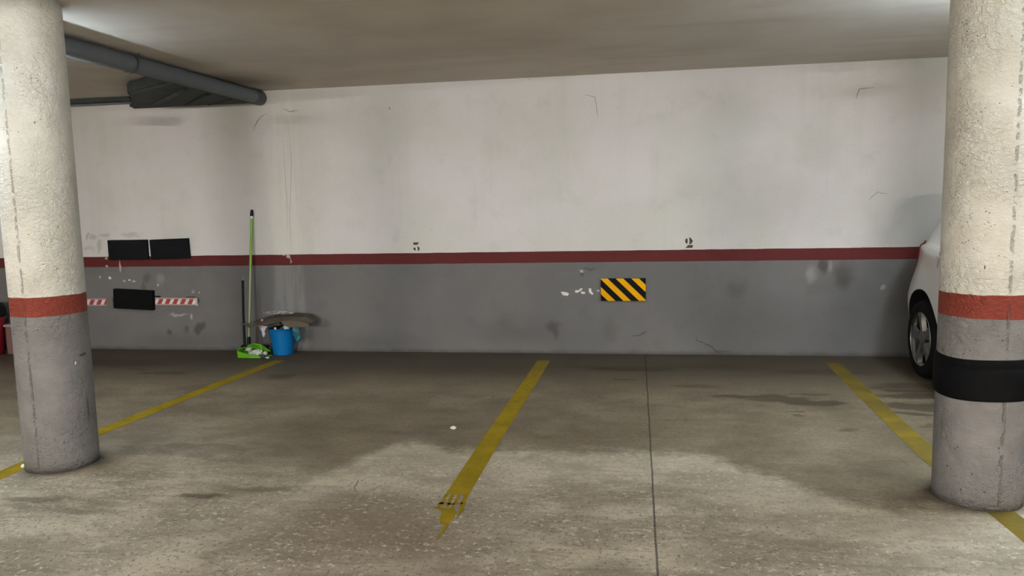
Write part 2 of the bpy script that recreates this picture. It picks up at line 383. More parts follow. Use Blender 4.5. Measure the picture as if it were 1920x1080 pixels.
# painted parking lines (parts of the floor)
def pline(pts, w, worn, dirt=0.0, name='painted_line'):
    bm = NB(); n = len(pts); L = []
    for i, (x, y) in enumerate(pts):
        a = Vector(pts[max(0, i - 1)]); b = Vector(pts[min(n - 1, i + 1)]); d = (b - a).normalized(); s = Vector((d.y, -d.x)) * w / 2
        L.append((bm.verts.new((x - s.x, y - s.y, .0012)), bm.verts.new((x + s.x, y + s.y, .0012))))
    for a, b in zip(L, L[1:]): bm.faces.new((a[0], a[1], b[1], b[0]))
    o = obj(name, bm, line_mat(worn, dirt), floor); o['label'] = 'yellow painted parking line'
    return o
def worn_end():
    polys = [[(-.925, 3.475), (-.905, 3.475), (-.925, 3.40), (-.955, 3.30), (-.965, 3.31)], [(-.895, 3.475), (-.880, 3.475), (-.895, 3.38), (-.915, 3.31), (-.925, 3.32)],
             [(-.865, 3.475), (-.850, 3.475), (-.865, 3.40), (-.885, 3.33), (-.895, 3.34)], [(-.832, 3.475), (-.808, 3.475), (-.825, 3.38), (-.845, 3.27), (-.870, 3.20), (-.862, 3.28)],
             [(-.955, 3.365), (-.90, 3.36), (-.845, 3.375), (-.845, 3.355), (-.90, 3.34), (-.96, 3.345)],
             [(-.985, 3.31), (-.93, 3.30), (-.885, 3.315), (-.87, 3.25), (-.895, 3.17), (-.925, 3.12), (-.945, 3.13), (-.955, 3.20), (-.94, 3.25)],
             [(-.925, 3.13), (-.905, 3.13), (-.935, 3.03), (-.965, 2.96)]]
    bm = NB()
    for P in polys:
        Q = []
        for i in range(len(P)):
            a = Vector(P[i]); b = Vector(P[(i + 1) % len(P)])
            for t in (0, .25, .5, .75):
                q = a.lerp(b, t); q.x += (3.48 - q.y) * .25; Q.append(bm.verts.new((q.x + random.uniform(-.004, .004), q.y + random.uniform(-.006, .006), .0011)))
        bm.faces.new(Q)
    o = obj('painted_line', bm, line_mat(2.6), floor); o['label'] = 'worn flaking end of the middle yellow line'
pline([(-3.40, 2.4), (-3.40, 3.4), (-3.40, 4.3), (-3.35, 5.3), (-3.29, 6.2), (-3.26, 6.5)], .115, 1.5)
pline([(-.865, 3.47), (-.86, 4.3), (-.84, 5.4), (-.82, 6.62)], .115, 2.6)
worn_end()
pline([(1.60, 2.2), (1.585, 3.3), (1.545, 4.2), (1.575, 5.2), (1.62, 6.68)], .12, 1.5, .75)

# cracks, numbers and flaked plaster on the wall (parts of the wall)
M_CRACK = plain('crack_dark', (.20, .185, .16), .9); M_INK = plain('stencil_ink', (.045, .032, .025), .7, var=.4, sc=60)
M_CHIP = plain('bare_plaster', (.62, .61, .57), .9, sc=50)
M_CHIP2 = plain('dull_plaster', (.36, .34, .30), .9, sc=50)
def wobble(pts, k=4, a=.004):
    out = []
    for (x0, z0), (x1, z1) in zip(pts, pts[1:]):
        for i in range(k):
            t = i / k; out.append((x0 + (x1 - x0) * t + random.uniform(-a, a), z0 + (z1 - z0) * t + random.uniform(-a, a)))
    return out + [pts[-1]]
M_CRACKG = plain('crack_dark_grey', (.055, .052, .045), .95)
def crack(pts, w=.004, par=None, on_floor=False, m=None):
    P = wobble(pts); bm = NB(); prev = None; n = len(P)
    for i, p in enumerate(P):
        a = Vector(P[max(0, i - 1)]); b = Vector(P[min(n - 1, i + 1)]); d = (b - a).normalized()
        ww = w * (.25 + .75 * math.sin(PI * (i + .5) / n)) * random.uniform(.6, 1.1)
        s = Vector((d.y, -d.x)) * ww / 2
        mk = (lambda q: (q.x, q.y, .0010)) if on_floor else (lambda q: (q.x, D - .0010, q.y))
        cur = (bm.verts.new(mk(Vector(p) - s)), bm.verts.new(mk(Vector(p) + s)))
        if prev: bm.faces.new((prev[0], prev[1], cur[1], cur[0]))
        prev = cur
    return obj('crack', bm, m or M_CRACK, par or wall)
crack([(-3.48, 2.304), (-3.55, 2.26), (-3.60, 2.2), (-3.627, 2.144)], .009)
crack([(-3.315, 2.342), (-3.24, 2.31), (-3.155, 2.315)], .009)
crack([(-.46, 2.345), (-.364, 2.316), (-.345, 2.23), (-.337, 2.129)], .006)
crack([(1.829, 2.207), (1.84, 2.25), (1.856, 2.285), (1.974, 2.293)], .008)
crack([(.515, .175), (.53, .135), (.60, .10), (.663, .075), (.70, .03), (.756, .012)], .010, m=M_CRACKG)
crack([(.66, .04), (.75, .035), (.85, .038)], .006, m=M_CRACKG)
crack([(-.05, .165), (.02, .175), (.06, .20), (.08, .215)], .010, m=M_CRACKG)
crack([(-3.26, 2.2), (-3.255, 1.8), (-3.30, 1.35), (-3.31, 1.0)], .006, m=M_CHIP2)
crack([(-3.33, 2.1), (-3.325, 1.6), (-3.33, 1.2)], .005, m=M_CHIP2)
crack([(1.95, 1.35), (2.02, 1.42), (2.1, 1.40)], .006)
crack([(-2.26, 2.31), (-2.262, 2.285)], .012)
crack([(-1.42, 3.62), (-1.40, 3.50), (-1.36, 3.44)], .012, floor, True)
crack([(-1.33, 3.47), (-1.28, 3.53), (-1.24, 3.56)], .009, floor, True)
def patch(pts, m=M_CHIP):
    bm = NB(); c = Vector((sum(p[0] for p in pts) / len(pts), sum(p[1] for p in pts) / len(pts)))
    P = []
    for i in range(len(pts)):
        a = Vector(pts[i]); b = Vector(pts[(i + 1) % len(pts)])
        for t in (0, .33, .66):
            q = a.lerp(b, t); q = c + (q - c) * random.uniform(.82, 1.12); P.append((q.x, q.y))
    prism(bm, P, 'y', D - .0015, D + .001)
    return obj('flaked_patch', bm, m, wall)
def px(x, y):   # zoomed crop of the chips: 6.75 crop px = 1 photo px
    return (-.323 + (x - 865) * .000717, .698 - (y - 285) * .000717)
for P, m in (([(345, 455), (420, 460), (460, 485), (430, 508), (375, 500)], M_CHIP), ([(530, 435), (580, 435), (610, 405), (628, 412), (615, 440), (560, 468), (530, 462)], M_CHIP),
             ([(610, 450), (660, 455), (665, 475), (640, 487), (610, 475)], M_CHIP), ([(705, 405), (738, 410), (740, 445), (765, 480), (745, 495), (712, 465)], M_CHIP),
             ([(805, 435), (850, 430), (852, 450), (815, 458)], M_CHIP2), ([(590, 170), (640, 175), (640, 205), (620, 215), (600, 195)], M_CHIP2)):
    patch([px(*q) for q in P], m)
def pb(x, y):   # the crop around the black pads: 4.91 crop px = 1 photo px
    return (-5.252 + (x - 418) * .001187, 1.119 - (y - 148) * .001090)
for x, y, w_, h_, m in ((375, 318, 14, 14, M_CHIP2), (375, 390, 13, 12, M_CHIP2), (300, 490, 11, 16, M_CHIP2), (395, 500, 15, 17, M_CHIP), (530, 530, 16, 14, M_CHIP2), (578, 522, 12, 9, M_CHIP), (618, 533, 20, 12, M_CHIP2),
                        (500, 395, 9, 62, M_CHIP2), (840, 570, 12, 14, M_CHIP2), (1215, 640, 7, 9, M_CHIP2)):
    patch([pb(x - w_, y - h_ * .3), pb(x, y - h_), pb(x + w_, y), pb(x + w_ * .3, y + h_), pb(x - w_ * .8, y + h_ * .6)], m)
def numeral(polys, ox, oz, cx, cy, label):
    bm = NB()
    for P in polys:
        prism(bm, [(ox + (x - cx) * .000405, oz - (y - cy) * .000405) for x, y in P], 'y', D - .0012, D + .001)
    o = obj('painted_number', bm, M_INK, wall); o['label'] = label
numeral([[(888, 408), (1020, 408), (1005, 440), (978, 465), (888, 465)],
         [(878, 552), (895, 528), (920, 526), (942, 552), (936, 582), (928, 606), (905, 590)],
         [(975, 502), (1012, 512), (1034, 540), (1030, 580), (1005, 606), (984, 604), (990, 560), (985, 525)]],
        -2.052, 1.010, 955, 507, 'stencilled dark number 5')
numeral([[(782, 385), (792, 340), (815, 318), (836, 328), (840, 395), (832, 435), (805, 430)],
         [(872, 300), (892, 298), (930, 345), (952, 382), (925, 425), (905, 445), (868, 447), (880, 400)],
         [(792, 532), (850, 466), (952, 466), (948, 520), (930, 528)]],
        .459, 1.012, 870, 415, 'stencilled dark number 2')

# ------------------------------------------------------------------ columns
def column(x, y, r, mat, label):
    t = thing('concrete_column', label, 'column', (x, y, 0))
    bm = NB(); n = 96; prof = [(r * 1.0, 0)] + [(r, ZC * i / 40) for i in range(1, 40)] + [(r, ZC)]
    lathe(bm, prof, n)
    for v in bm.verts:
        if 0 < v.co.z < ZC - .01:
            k = 1 + .006 * mnoise.noise(Vector((v.co.x * 5, v.co.y * 5, v.co.z * 3 + x)))
            v.co.x *= k; v.co.y *= k
    obj('shaft', bm, mat, t, 'all')
    return t
# scars: (angle, z, da, dz, strength, softness)
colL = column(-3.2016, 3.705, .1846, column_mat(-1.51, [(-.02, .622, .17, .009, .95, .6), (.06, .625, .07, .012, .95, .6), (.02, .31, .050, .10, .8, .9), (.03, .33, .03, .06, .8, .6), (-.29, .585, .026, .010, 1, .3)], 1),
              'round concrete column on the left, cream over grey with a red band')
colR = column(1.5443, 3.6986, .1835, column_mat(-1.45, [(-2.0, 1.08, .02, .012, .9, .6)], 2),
              'round concrete column on the right, wrapped in a black rubber guard')
M_RUB = plain('black_rubber', (.005, .005, .0055),   .7, spec=.06, var=.4, sc=14, bump=.5)
bm = NB()
prof = [(.180, .498), (.190, .498), (.1925, .503), (.1935, .515), (.195, .56), (.1955, .61), (.195, .632), (.1925, .638), (.1895, .641), (.1895, .646), (.1915, .650), (.1905, .672), (.1885, .680), (.180, .682)]
lathe(bm, prof, 96, close=False)
for v in bm.verts:
    a = math.atan2(v.co.y, v.co.x)
    v.co.z += .006 * math.sin(a + .6) + .003 * math.sin(3 * a)
    k = 1 + .004 * mnoise.noise(Vector((v.co.x * 14, v.co.y * 14, v.co.z * 5)))
    v.co.x *= k; v.co.y *= k
g = obj('rubber_guard', bm, M_RUB, colR, 'all'); g['label'] = 'black rubber guard'

# ------------------------------------------------------------------ pipes under the ceiling
M_PIPE = plain('grey_pipe', (.15, .16, .165), .8, spec=.15, var=.2, sc=6, bump=.1)
M_DUCT = plain('sooty_grey_duct', (.065, .073, .073), .8, spec=.15, var=.5, sc=5, bump=.2)
M_DARK = plain('pipe_socket', (.05, .052, .052), .5)
t = thing('drain_pipe', 'thick grey drain pipe under the ceiling, running to the back wall', 'pipe', (-3.54, D, ZC))
bm = NB(); tube(bm, [(0, .0, -.066), (0, -1.5, -.068), (0, -3, -.072), (0, -5, -.08), (0, -11.4, -.11)], .062, 24)
obj('pipe', bm, M_PIPE, t, True)
bm = NB(); lathe(bm, [(.062, -.16), (.070, -.155), (.072, -.02), (.070, 0)], 24, (0, 0, -.066), 'y')
obj('wall_socket', bm, M_DARK, t, True)
for yy in (-1.9, -3.6, -5.6):
    bm = NB(); tube(bm, [(.075, yy, 0), (.068, yy, -.04), (.066, yy, -.075)], .0035, 6); lathe(bm, [(.064, -.012), (.067, -.012), (.067, .012), (.064, .012)], 24, (0, yy, -.072 - .0), 'y', close=False)
    obj('hanger', bm, M_DARK, t, True)
t = thing('ceiling_duct', 'flat sooty duct tucked between the drain pipe and the wall', 'duct', (-4.2, D, ZC))
bm = NB()
prism(bm, [(-.72, -.001), (-.58, -.10), (-.12, -.86), (.60, -1.30), (.60, -.001)], 'z', -.112, -.001)
bmesh.ops.bevel(bm, geom=bm.edges[:], offset=.02, segments=3, affect='EDGES')
obj('casing', bm, M_DUCT, t, True)
for (a, b, r, dz) in (((-.30, -.22), (.52, -1.0), .024, -.118), ((-.05, -.10), (.54, -.70), .022, -.116), ((.15, -.04), (.56, -.36), .018, -.114)):
    bm = NB(); mid = ((a[0] + b[0]) / 2 + .03, (a[1] + b[1]) / 2 - .03)
    tube(bm, [(a[0], a[1], dz + .012), (*mid, dz), (b[0], b[1], dz + .006)], r, 12); obj('small_pipe', bm, M_DUCT, t, True)
t = thing('cable_tray', 'narrow grey conduit along the top of the back wall, left of the duct', 'conduit', (-6.9, D, ZC))
bm = NB(); prism(bm, [(-.002, -.045), (-.05, -.040), (-.09, -.006), (-.09, -.001), (-.002, -.001)], 'x', -2.0, 2.04)
bmesh.ops.bevel(bm, geom=bm.edges[:], offset=.002, segments=1, affect='EDGES')
obj('tray', bm, M_DUCT, t); bm = NB(); tube(bm, [(-2.0, -.03, -.056), (0, -.032, -.056), (2.03, -.03, -.056)], .010, 8); obj('cable', bm, M_PIPE, t, True)

# ------------------------------------------------------------------ pads and strips on the wall
M_FOAM = plain('black_foam', (.0045, .005, .0065), .85, spec=.2, var=.5, sc=30, bump=.3)
M_FOAM2 = plain('black_foam_worn', (.003, .003, .003), .9, spec=.15, var=.5, sc=30, bump=.3)
def pad(cx, cz, wd, ht, ang, label, m, th=.03, edge=None):
    bm = NB(); bx(bm, (0, 0, 0), (wd, th, ht), .006)
    o = obj('bumper_pad', bm, m, None, True); o.location = (cx, D - th / 2, cz); o.rotation_euler = (0, ang, 0)
    return tag(o, label, 'bumper pad', 'black foam pads')
pad(-5.038, 1.018, .435, .20, .0, 'black foam pad on the red band, left one of the upper pair', M_FOAM)
pad(-4.579, 1.021, .420, .20, -.022, 'black foam pad on the red band, right one of the upper pair', M_FOAM)
pad(-5.010, .518, .430, .20, .050, 'black foam pad fixed low, between two red and white strips', M_FOAM2, .05)

def hazard_mat():
    n = N('hazard_stripes', .7, spec=.12); x, y, z = n.xyz()
    s = n.math('MULTIPLY_ADD', z, 1.02, x)
    q = n.math('FRACT', n.math('MULTIPLY_ADD', s, 1 / .1395, .985))
    f = n.ramp(n.math('ABSOLUTE', n.math('SUBTRACT', q, .5)), .238, .250, 1, 0)
    f = n.math('MULTIPLY', f, n.ramp(n.math('ABSOLUTE', z), .1015, .1025, 1, 0))
    yel = n.mix(n.noise(12, 4), (.68, .32, .001), (.78, .39, .002))
    n.col(n.mix(f, (.004, .0035, .004), yel)); return n.m
bm = NB(); bx(bm, (0, 0, 0), (.402, .025, .206), .005)
bm2 = bm
o = obj('hazard_pad', bm, hazard_mat(), None, True); o.location = (-.124, D - .0125, .596)
tag(o, 'yellow and black diagonally striped foam pad on the grey wall', 'warning pad')

def strip_mat():
    n = N('red_white_strip', .5); x, y, z = n.xyz()
    s = n.math('MULTIPLY_ADD', z, -.55, x)
    q = n.math('FRACT', n.math('MULTIPLY', s, 1 / .083))
    f = n.ramp(n.math('ABSOLUTE', n.math('SUBTRACT', q, .5)), .20, .23, 1, 0)
    inner = n.mix(f, (.30, .035, .035), (.66, .60, .56))
    e = n.ramp(n.math('ABSOLUTE', z), .0245, .026, 1, 0)
    c = n.mix(e, (.36, .27, .24), inner)
    c = n.mix(n.ramp(n.noise(25, 5, .7), .55, .75, 0, .6), c, (.16, .14, .125))
    n.col(c); return n.m
M_STRIP = strip_mat()
def strip(x0, x1, z, ang, label, tail):
    t = thing('reflective_strip', label, 'reflective strip', ((x0 + x1) / 2, D, z), group='red and white strips'); t.rotation_euler = (0, ang, 0)
    L = x1 - x0
    bm = NB(); bx(bm, (0, -.006, 0), (L, .012, .076), .003); obj('plate', bm, M_STRIP, t)
    bm = NB(); bx(bm, (L / 2 + .004, -.007, 0), (tail, .014, .082), .003)
    q = obj('end_cap', bm, plain('strip_end', (.14, .12, .10) if tail > .03 else (.42, .39, .36), .7), t)
    return t
strip(-5.86, -5.30, .488, .004, 'worn red and white striped strip beside the left column', .07)
t = strip(-4.79, -4.34, .493, .008, 'red and white striped strip right of the low black pad', .022)
bm = NB(); tube(bm, [(-.225, -.008, .052), (-.20, -.010, .050), (-.165, -.006, .050)], .006, 6); obj('bracket', bm, M_FOAM2, t)
bm = NB(); tube(bm, [(.12, -.006, .046), (.20, -.007, .046), (.243, -.008, .036), (.252, -.008, .012), (.243, -.008, -.014)], .0055, 6); obj('loose_edge', bm, M_DARK, t)

# ------------------------------------------------------------------ cleaning things
M_GREEN = plain('green_pole', (.19, .40, .035), .4, var=.08); M_LIME = plain('lime_plastic', (.13, .42, .012), .35, var=.06)
M_PLB = plain('black_plastic', (.006, .006, .006), .5, spec=.2); M_REDB = plain('red_bristle', (.16, .012, .018), .8)
M_PALE = plain('pale_green_metal', (.36, .44, .18), .35)
# broom leaning on the wall
t = thing('broom', 'broom with a tall lime green telescopic handle, leaning on the wall', 'broom', (-3.74, 6.80, 0))
top = Vector((.055, .137, 1.39)); bot = Vector((.0, .02, .075))
P = lambda f: bot.lerp(top, f)
bm = NB(); tube(bm, [P(.57), P(.945)], .0125, 12); obj('handle', bm, M_GREEN, t, True)
bm = NB(); tube(bm, [P(.06), P(.575)], .0088, 12); q = obj('lower_tube', bm, M_PALE, t, True)
bm = NB(); tube(bm, [P(.935), P(.955)], .0135, 12); obj('white_ring', bm, plain('white_plastic', (.6, .6, .56), .5), t, True)
bm = NB(); tube(bm, [P(.953), P(.965), P(.985), P(1.0)], .015, 12, [1, 1.15, .9, .75]); obj('hanging_cap', bm, M_PLB, t, True)
bm = NB(); tube(bm, [P(-.005), P(.04), P(.065)], .018, 12, [1.2, 1, .9]); obj('socket', bm, M_PLB, t, True)
bm = NB(); bx(bm, (.065, .02, .068), (.28, .045, .025), .008); obj('broom_head', bm, M_PLB, t, True)
def bristles():
    bm = NB(); rnd = random.Random(3)
    for i in range(44):
        for j in range(4):
            x = -.06 + .25 * i / 43; y = .004 + .011 * j
            dx = (x - .065) * .16 + rnd.uniform(-.006, .006); dy = rnd.uniform(-.008, .006)
            tube(bm, [(x, y, .058), (x + dx, y + dy, .002)], .0028, 4)
    return bm
o = obj('bristles', bristles(), M_REDB, t); o['label'] = 'red bristles'
# dustpan
t = thing('dustpan', 'lime green dustpan with an upright black handle on the floor', 'dustpan', (-3.60, 6.66, 0))
bm = NB()
# floor plate, rim walls and sloping hood of a standing pan; open to the right/front
outl = [(-.15, .07), (-.155, -.02), (-.13, -.075), (.02, -.085), (.16, -.07), (.16, .05), (.02, .10)]
prism(bm, outl, 'z', .002, .008)
wall_h = [.075, .075, .065, .03, .010, .010, .085]
A = [bm.verts.new((x, y, .006)) for x, y in outl]; B = [bm.verts.new((x * 1.02, y * 1.02, h)) for (x, y), h in zip(outl, wall_h)]
A2 = [bm.verts.new((x * .97, y * .96, .008)) for x, y in outl]; B2 = [bm.verts.new((x * .985, y * .975, h)) for (x, y), h in zip(outl, wall_h)]
for k in (6, 0, 1, 2, 3):
    l = (k + 1) % 7
    bm.faces.new((A[k], A[l], B[l], B[k])); bm.faces.new((A2[k], A2[l], B2[l], B2[k])); bm.faces.new((B[k], B[l], B2[l], B2[k]))
obj('pan', bm, M_LIME, t)
bm = NB()
H = [(-.155, -.02, .076), (-.15, .07, .078), (-.06, .095, .112), (.02, .10, .10), (.13, .07, .04), (.08, .02, .062), (-.03, .0, .095)]
v = [bm.verts.new(p) for p in H]; u = [bm.verts.new((p[0], p[1], p[2] - .004)) for p in H]
bm.faces.new(v); bm.faces.new(u[::-1])
for k in range(7): bm.faces.new((v[k], v[(k + 1) % 7], u[(k + 1) % 7], u[k]))
obj('hood', bm, M_LIME, t)
bm = NB(); tube(bm, [(-.118, .045, .07), (-.112, .045, .40), (-.100, .05, .725)], .0115, 12); obj('handle', bm, M_PLB, t, True)
bm = NB(); tube(bm, [(-.100, .05, .72), (-.104, .05, .75), (-.098, .05, .77), (-.092, .05, .75), (-.098, .05, .725)], .003, 6); obj('hanging_loop', bm, plain('grey_loop', (.2, .2, .19), .5), t)
bm = NB(); bx(bm, (-.118, .045, .078), (.045, .04, .03), .006); obj('handle_joint', bm, M_PLB, t, True)

def crumple(name, c, s, m, label, cat, seed, parent=None, sub=3, amp=.45, group=None, freq=2.0):
    bm = NB(); bmesh.ops.create_icosphere(bm, subdivisions=sub, radius=1)
    for v in bm.verts:
        p = v.co.copy(); f = 1 + amp * mnoise.noise(p * freq + Vector((seed * 7.3, 0, 0))) + amp * .5 * mnoise.noise(p * freq * 2.4 + Vector((0, seed * 3.1, 0)))
        v.co = Vector((p.x * f * s[0], p.y * f * s[1], p.z * f * s[2]))
    o = obj(name, bm, m, parent); o.location = c
    if label: tag(o, label, cat, group)
    return o
M_PAPER = plain('crumpled_paper', (.50, .56, .42), .7, var=.3, sc=40, bump=.5)
M_WFILM = plain('white_plastic_film', (.55, .54, .60), .35, var=.2, sc=30, bump=.4)
def set_down(o, z):
    lo = min(v.co.z for v in o.data.vertices); o.location.z = z - lo
for i, (x, y, z, s, lab) in enumerate(((-3.655, 6.66, .045, .026, 'crumpled pale paper farthest up in the green dustpan'), (-3.605, 6.625, .012, .028, 'crumpled pale paper in the middle of the green dustpan'),
                                   (-3.545, 6.615, .012, .038, 'largest crumpled white paper lying in the green dustpan'), (-3.492, 6.66, .012, .022, 'crumpled paper by the mouth of the green dustpan'))):
    o = crumple('crumpled_paper', (x, y, z), (s * 1.1, s, s * .8), M_PAPER, lab, 'paper', i + 1, group='papers in the dustpan'); set_down(o, z)
o = crumple('candy_wrapper', (-3.475, 6.585, .02), (.022, .018, .018), plain('purple_wrapper', (.06, .04, .11), .4), 'small purple wrapper on the floor at the dustpan mouth', 'wrapper', 9); set_down(o, .0)
o = crumple('paper_scrap', (-3.425, 6.575, .008), (.018, .012, .007), M_PAPER, 'tiny pale scrap on the floor right of the purple wrapper', 'paper', 11); set_down(o, .0)
o = crumple('paper_scrap', (-1.138, 4.521, .008), (.020, .013, .009), plain('white_scrap', (.66, .64, .60), .8), 'small white scrap lying alone on the middle of the bay floor', 'paper', 12); set_down(o, 0)
o = crumple('paper_scrap', (-3.36, 3.60, .008), (.014, .012, .010), plain('white_scrap', (.66, .64, .60), .8), 'white crumb at the foot of the left column', 'paper', 14, sub=2); set_down(o, 0)
# bucket
M_BLUE = plain('blue_plastic', (.0, .125, .34), .45, spec=.25, var=.05, sc=6)
t = thing('bucket', 'sky blue plastic bucket full of rubbish, standing by the wall', 'bucket', (-3.372, 6.80, 0))
bm = NB()
lathe(bm, [(.088, .0), (.094, .004), (.104, .09), (.114, .17), (.121, .240), (.130, .243), (.132, .252), (.128, .258), (.120, .256), (.116, .24), (.090, .01), (.02, .008)], 48)
obj('body', bm, M_BLUE, t, True)
bm = NB()
pts = []
for k in range(17):
    a = PI * k / 16
    pts.append((.130 * math.cos(a), -.128 * math.sin(a) * .25 + .02, .236 - .035 * math.sin(a) * 0 - .0))
M_TEAL = plain('teal_plastic', (.01, .10, .13), .5, var=.4, sc=40, bump=.4)
for s in (-1, 1):
    b2 = NB(); bx(b2, (s * .130, 0, .232), (.018, .032, .034), .005); obj('handle_lug', b2, M_BLUE, t, True)
bm.free()
bm = NB(); tube(bm, [(.137 * math.cos(a), .0 + .125 * math.sin(a), .232 - .06 * math.sin(a)) for a in [PI * k / 20 for k in range(21)]], .003, 6); obj('wire_handle', bm, plain('steel_wire', (.4, .4, .4), .3, 1), t, True)
# rubbish inside
M_BAG = plain('black_bag', (.004, .004, .007), .35, spec=.4, bump=.5)
crumple('rubbish_bag', (-3.385, 6.79, .225), (.092, .08, .055), M_BAG, 'glossy black rubbish bag stuffed in the blue bucket', 'bag', 3, amp=.3)
crumple('rubbish_bag', (-3.325, 6.755, .305), (.036, .036, .022), M_BAG, 'small round black bundle under the cardboard, above the bucket rim', 'bag', 4, amp=.25)
crumple('paper_scrap', (-3.395, 6.705, .262), (.014, .008, .015), M_WFILM, 'small white scrap on the black bag in the bucket', 'paper', 5, sub=2)
def rag(name, pts, m, label, cat, th=.01, seed=0):
    """hanging sheet from a grid of points, rows top to bottom"""
    bm = NB(); R_, C_ = len(pts), len(pts[0]); K = 4
    def S(u, v):
        i = min(int(u), R_ - 2); j = min(int(v), C_ - 2); a, b = u - i, v - j
        p = Vector(pts[i][j]).lerp(Vector(pts[i][j + 1]), b).lerp(Vector(pts[i + 1][j]).lerp(Vector(pts[i + 1][j + 1]), b), a)
        return p + Vector((0, 1, 0)) * .016 * mnoise.noise(p * 28 + Vector((seed, 0, 0))) + Vector((.01, 0, .008)) * mnoise.noise(p * 40 + Vector((0, seed, 0)))
    V = [[bm.verts.new(S(i / K, j / K)) for j in range((C_ - 1) * K + 1)] for i in range((R_ - 1) * K + 1)]
    for i in range(len(V) - 1):
        for j in range(len(V[0]) - 1): bm.faces.new((V[i][j], V[i + 1][j], V[i + 1][j + 1], V[i][j + 1]))
    o = obj(name, bm, m, None, 'all'); md = o.modifiers.new('thick', 'SOLIDIFY'); md.thickness = th
    return tag(o, label, cat)
rag('plastic_bag', [[(-3.585, 6.73, .282), (-3.53, 6.70, .290), (-3.47, 6.71, .284)], [(-3.560, 6.735, .255), (-3.528, 6.685, .265), (-3.492, 6.70, .262)], [(-3.545, 6.74, .215), (-3.522, 6.69, .225), (-3.500, 6.70, .225)], [(-3.528, 6.74, .185), (-3.520, 6.70, .178), (-3.506, 6.71, .19)]],
    M_WFILM, 'white plastic bag hanging over the left rim of the bucket', 'bag', .004, 3)
rag('plastic_bag', [[(-3.31, 6.70, .288), (-3.28, 6.685, .300), (-3.245, 6.70, .30)], [(-3.30, 6.69, .262), (-3.275, 6.68, .262), (-3.24, 6.69, .265)]],
    plain('pale_blue_film', (.30, .45, .50), .4), 'pale blue plastic scrap poking over the right front of the bucket rim', 'bag', .004, 8)
rag('cleaning_cloth', [[(-3.245, 6.74, .295), (-3.21, 6.74, .305), (-3.175, 6.76, .30)], [(-3.235, 6.74, .24), (-3.205, 6.74, .24), (-3.185, 6.76, .25)], [(-3.235, 6.76, .18), (-3.20, 6.755, .17), (-3.165, 6.77, .19)], [(-3.23, 6.77, .15), (-3.20, 6.77, .125), (-3.172, 6.78, .15)]],
    M_TEAL, 'dark teal cloth hanging down the right side of the bucket', 'cloth', .012, 5)
# folded cardboard lying over the bucket
M_CARD = plain('grey_cardboard', (.105, .085, .063), .9, spec=.1, var=.25, sc=14, bump=.2)
bm = NB()
rows = [[(-3.715, 6.66, .318), (-3.60, 6.61, .286), (-3.46, 6.60, .318), (-3.30, 6.585, .352), (-3.13, 6.60, .352), (-3.025, 6.62, .322)],
        [(-3.66, 6.72, .302), (-3.58, 6.70, .315), (-3.46, 6.70, .350), (-3.28, 6.70, .374), (-3.09, 6.70, .376), (-3.00, 6.71, .330)],
        [(-3.62, 6.86, .330), (-3.55, 6.86, .350), (-3.43, 6.88, .378), (-3.27, 6.89, .388), (-3.10, 6.88, .372), (-3.02, 6.84, .335)]]
V = [[bm.verts.new(p) for p in r] for r in rows]
for a, b in zip(V, V[1:]):
    for k in range(5): bm.faces.new((a[k], b[k], b[k + 1], a[k + 1]))
o = obj('cardboard_sheet', bm, M_CARD); md = o.modifiers.new('thick', 'SOLIDIFY'); md.thickness = .008; md.offset = 0
tag(o, 'bent grey brown cardboard sheet lying across the top of the bucket', 'cardboard')
bm = NB(); v = [bm.verts.new(p) for p in ((-3.28, 6.60, .352), (-3.11, 6.605, .352), (-3.02, 6.625, .320), (-3.01, 6.61, .298), (-3.20, 6.59, .292), (-3.27, 6.60, .325))]; bm.faces.new(v)
q = obj('folded_flap', bm, M_CARD, o); md = q.modifiers.new('thick', 'SOLIDIFY'); md.thickness = .006
fm = N('clear_film', .2); fm.col((.75, .73, .70)); fm.put(fm.b.inputs['Alpha'], fm.ramp(fm.noise(22, 4, .7), .4, .7, .05, .6)); fm.bump(fm.noise(30), .6, .02)
crumple('clear_wrapper', (-3.36, 6.74, .412), (.150, .065, .012), fm.m, 'crumpled clear film lying on the cardboard over the bucket', 'plastic film', 6, sub=4, amp=.5, freq=3)
crumple('sweet_wrapper', (-3.50, 6.66, .350), (.012, .012, .012), plain('red_white_wrap', (.42, .22, .20), .5), 'tiny reddish scrap on the left part of the cardboard', 'wrapper', 7, sub=2)

# ------------------------------------------------------------------ red tub seen left of the left column
M_RTUB = plain('red_plastic', (.30, .012, .022), .35); M_PINK = plain('dull_pink_plastic', (.16, .085, .075), .6)
t = thing('storage_tub', 'red and black tub on the floor behind the left column', 'tub', (-6.50, 6.55, 0))
bm = NB(); lathe(bm, [(.20, 0), (.215, .01), (.245, .30), (.255, .36), (.262, .365), (.262, .39), (.24, .39)], 40); obj('body', bm, M_RTUB, t, True)
bm = NB(); lathe(bm, [(.268, .385), (.272, .40), (.270, .46), (.24, .51), (.10, .525)], 40); obj('lid', bm, M_PLB, t, True)
bm = NB(); tube(bm, [(.274 * math.cos(a), -.02 + .274 * math.sin(a) * .2 - .20, .40 + .085 * math.sin(a)) for a in [PI * k / 16 for k in range(17)]], .009, 8); obj('handle', bm, plain('grey_handle', (.12, .12, .12), .4), t, True)
t = thing('storage_box', 'dull pink box with a pale rim beside the red tub', 'box', (-6.08, 6.76, 0))
bm = NB(); bx(bm, (0, 0, .14), (.34, .26, .28), .012); obj('body', bm, M_PINK, t, True)
bm = NB(); bx(bm, (0, 0, .292), (.36, .28, .026), .008); q = obj('rim', bm, plain('pale_rim', (.30, .25, .22), .5), t, True)

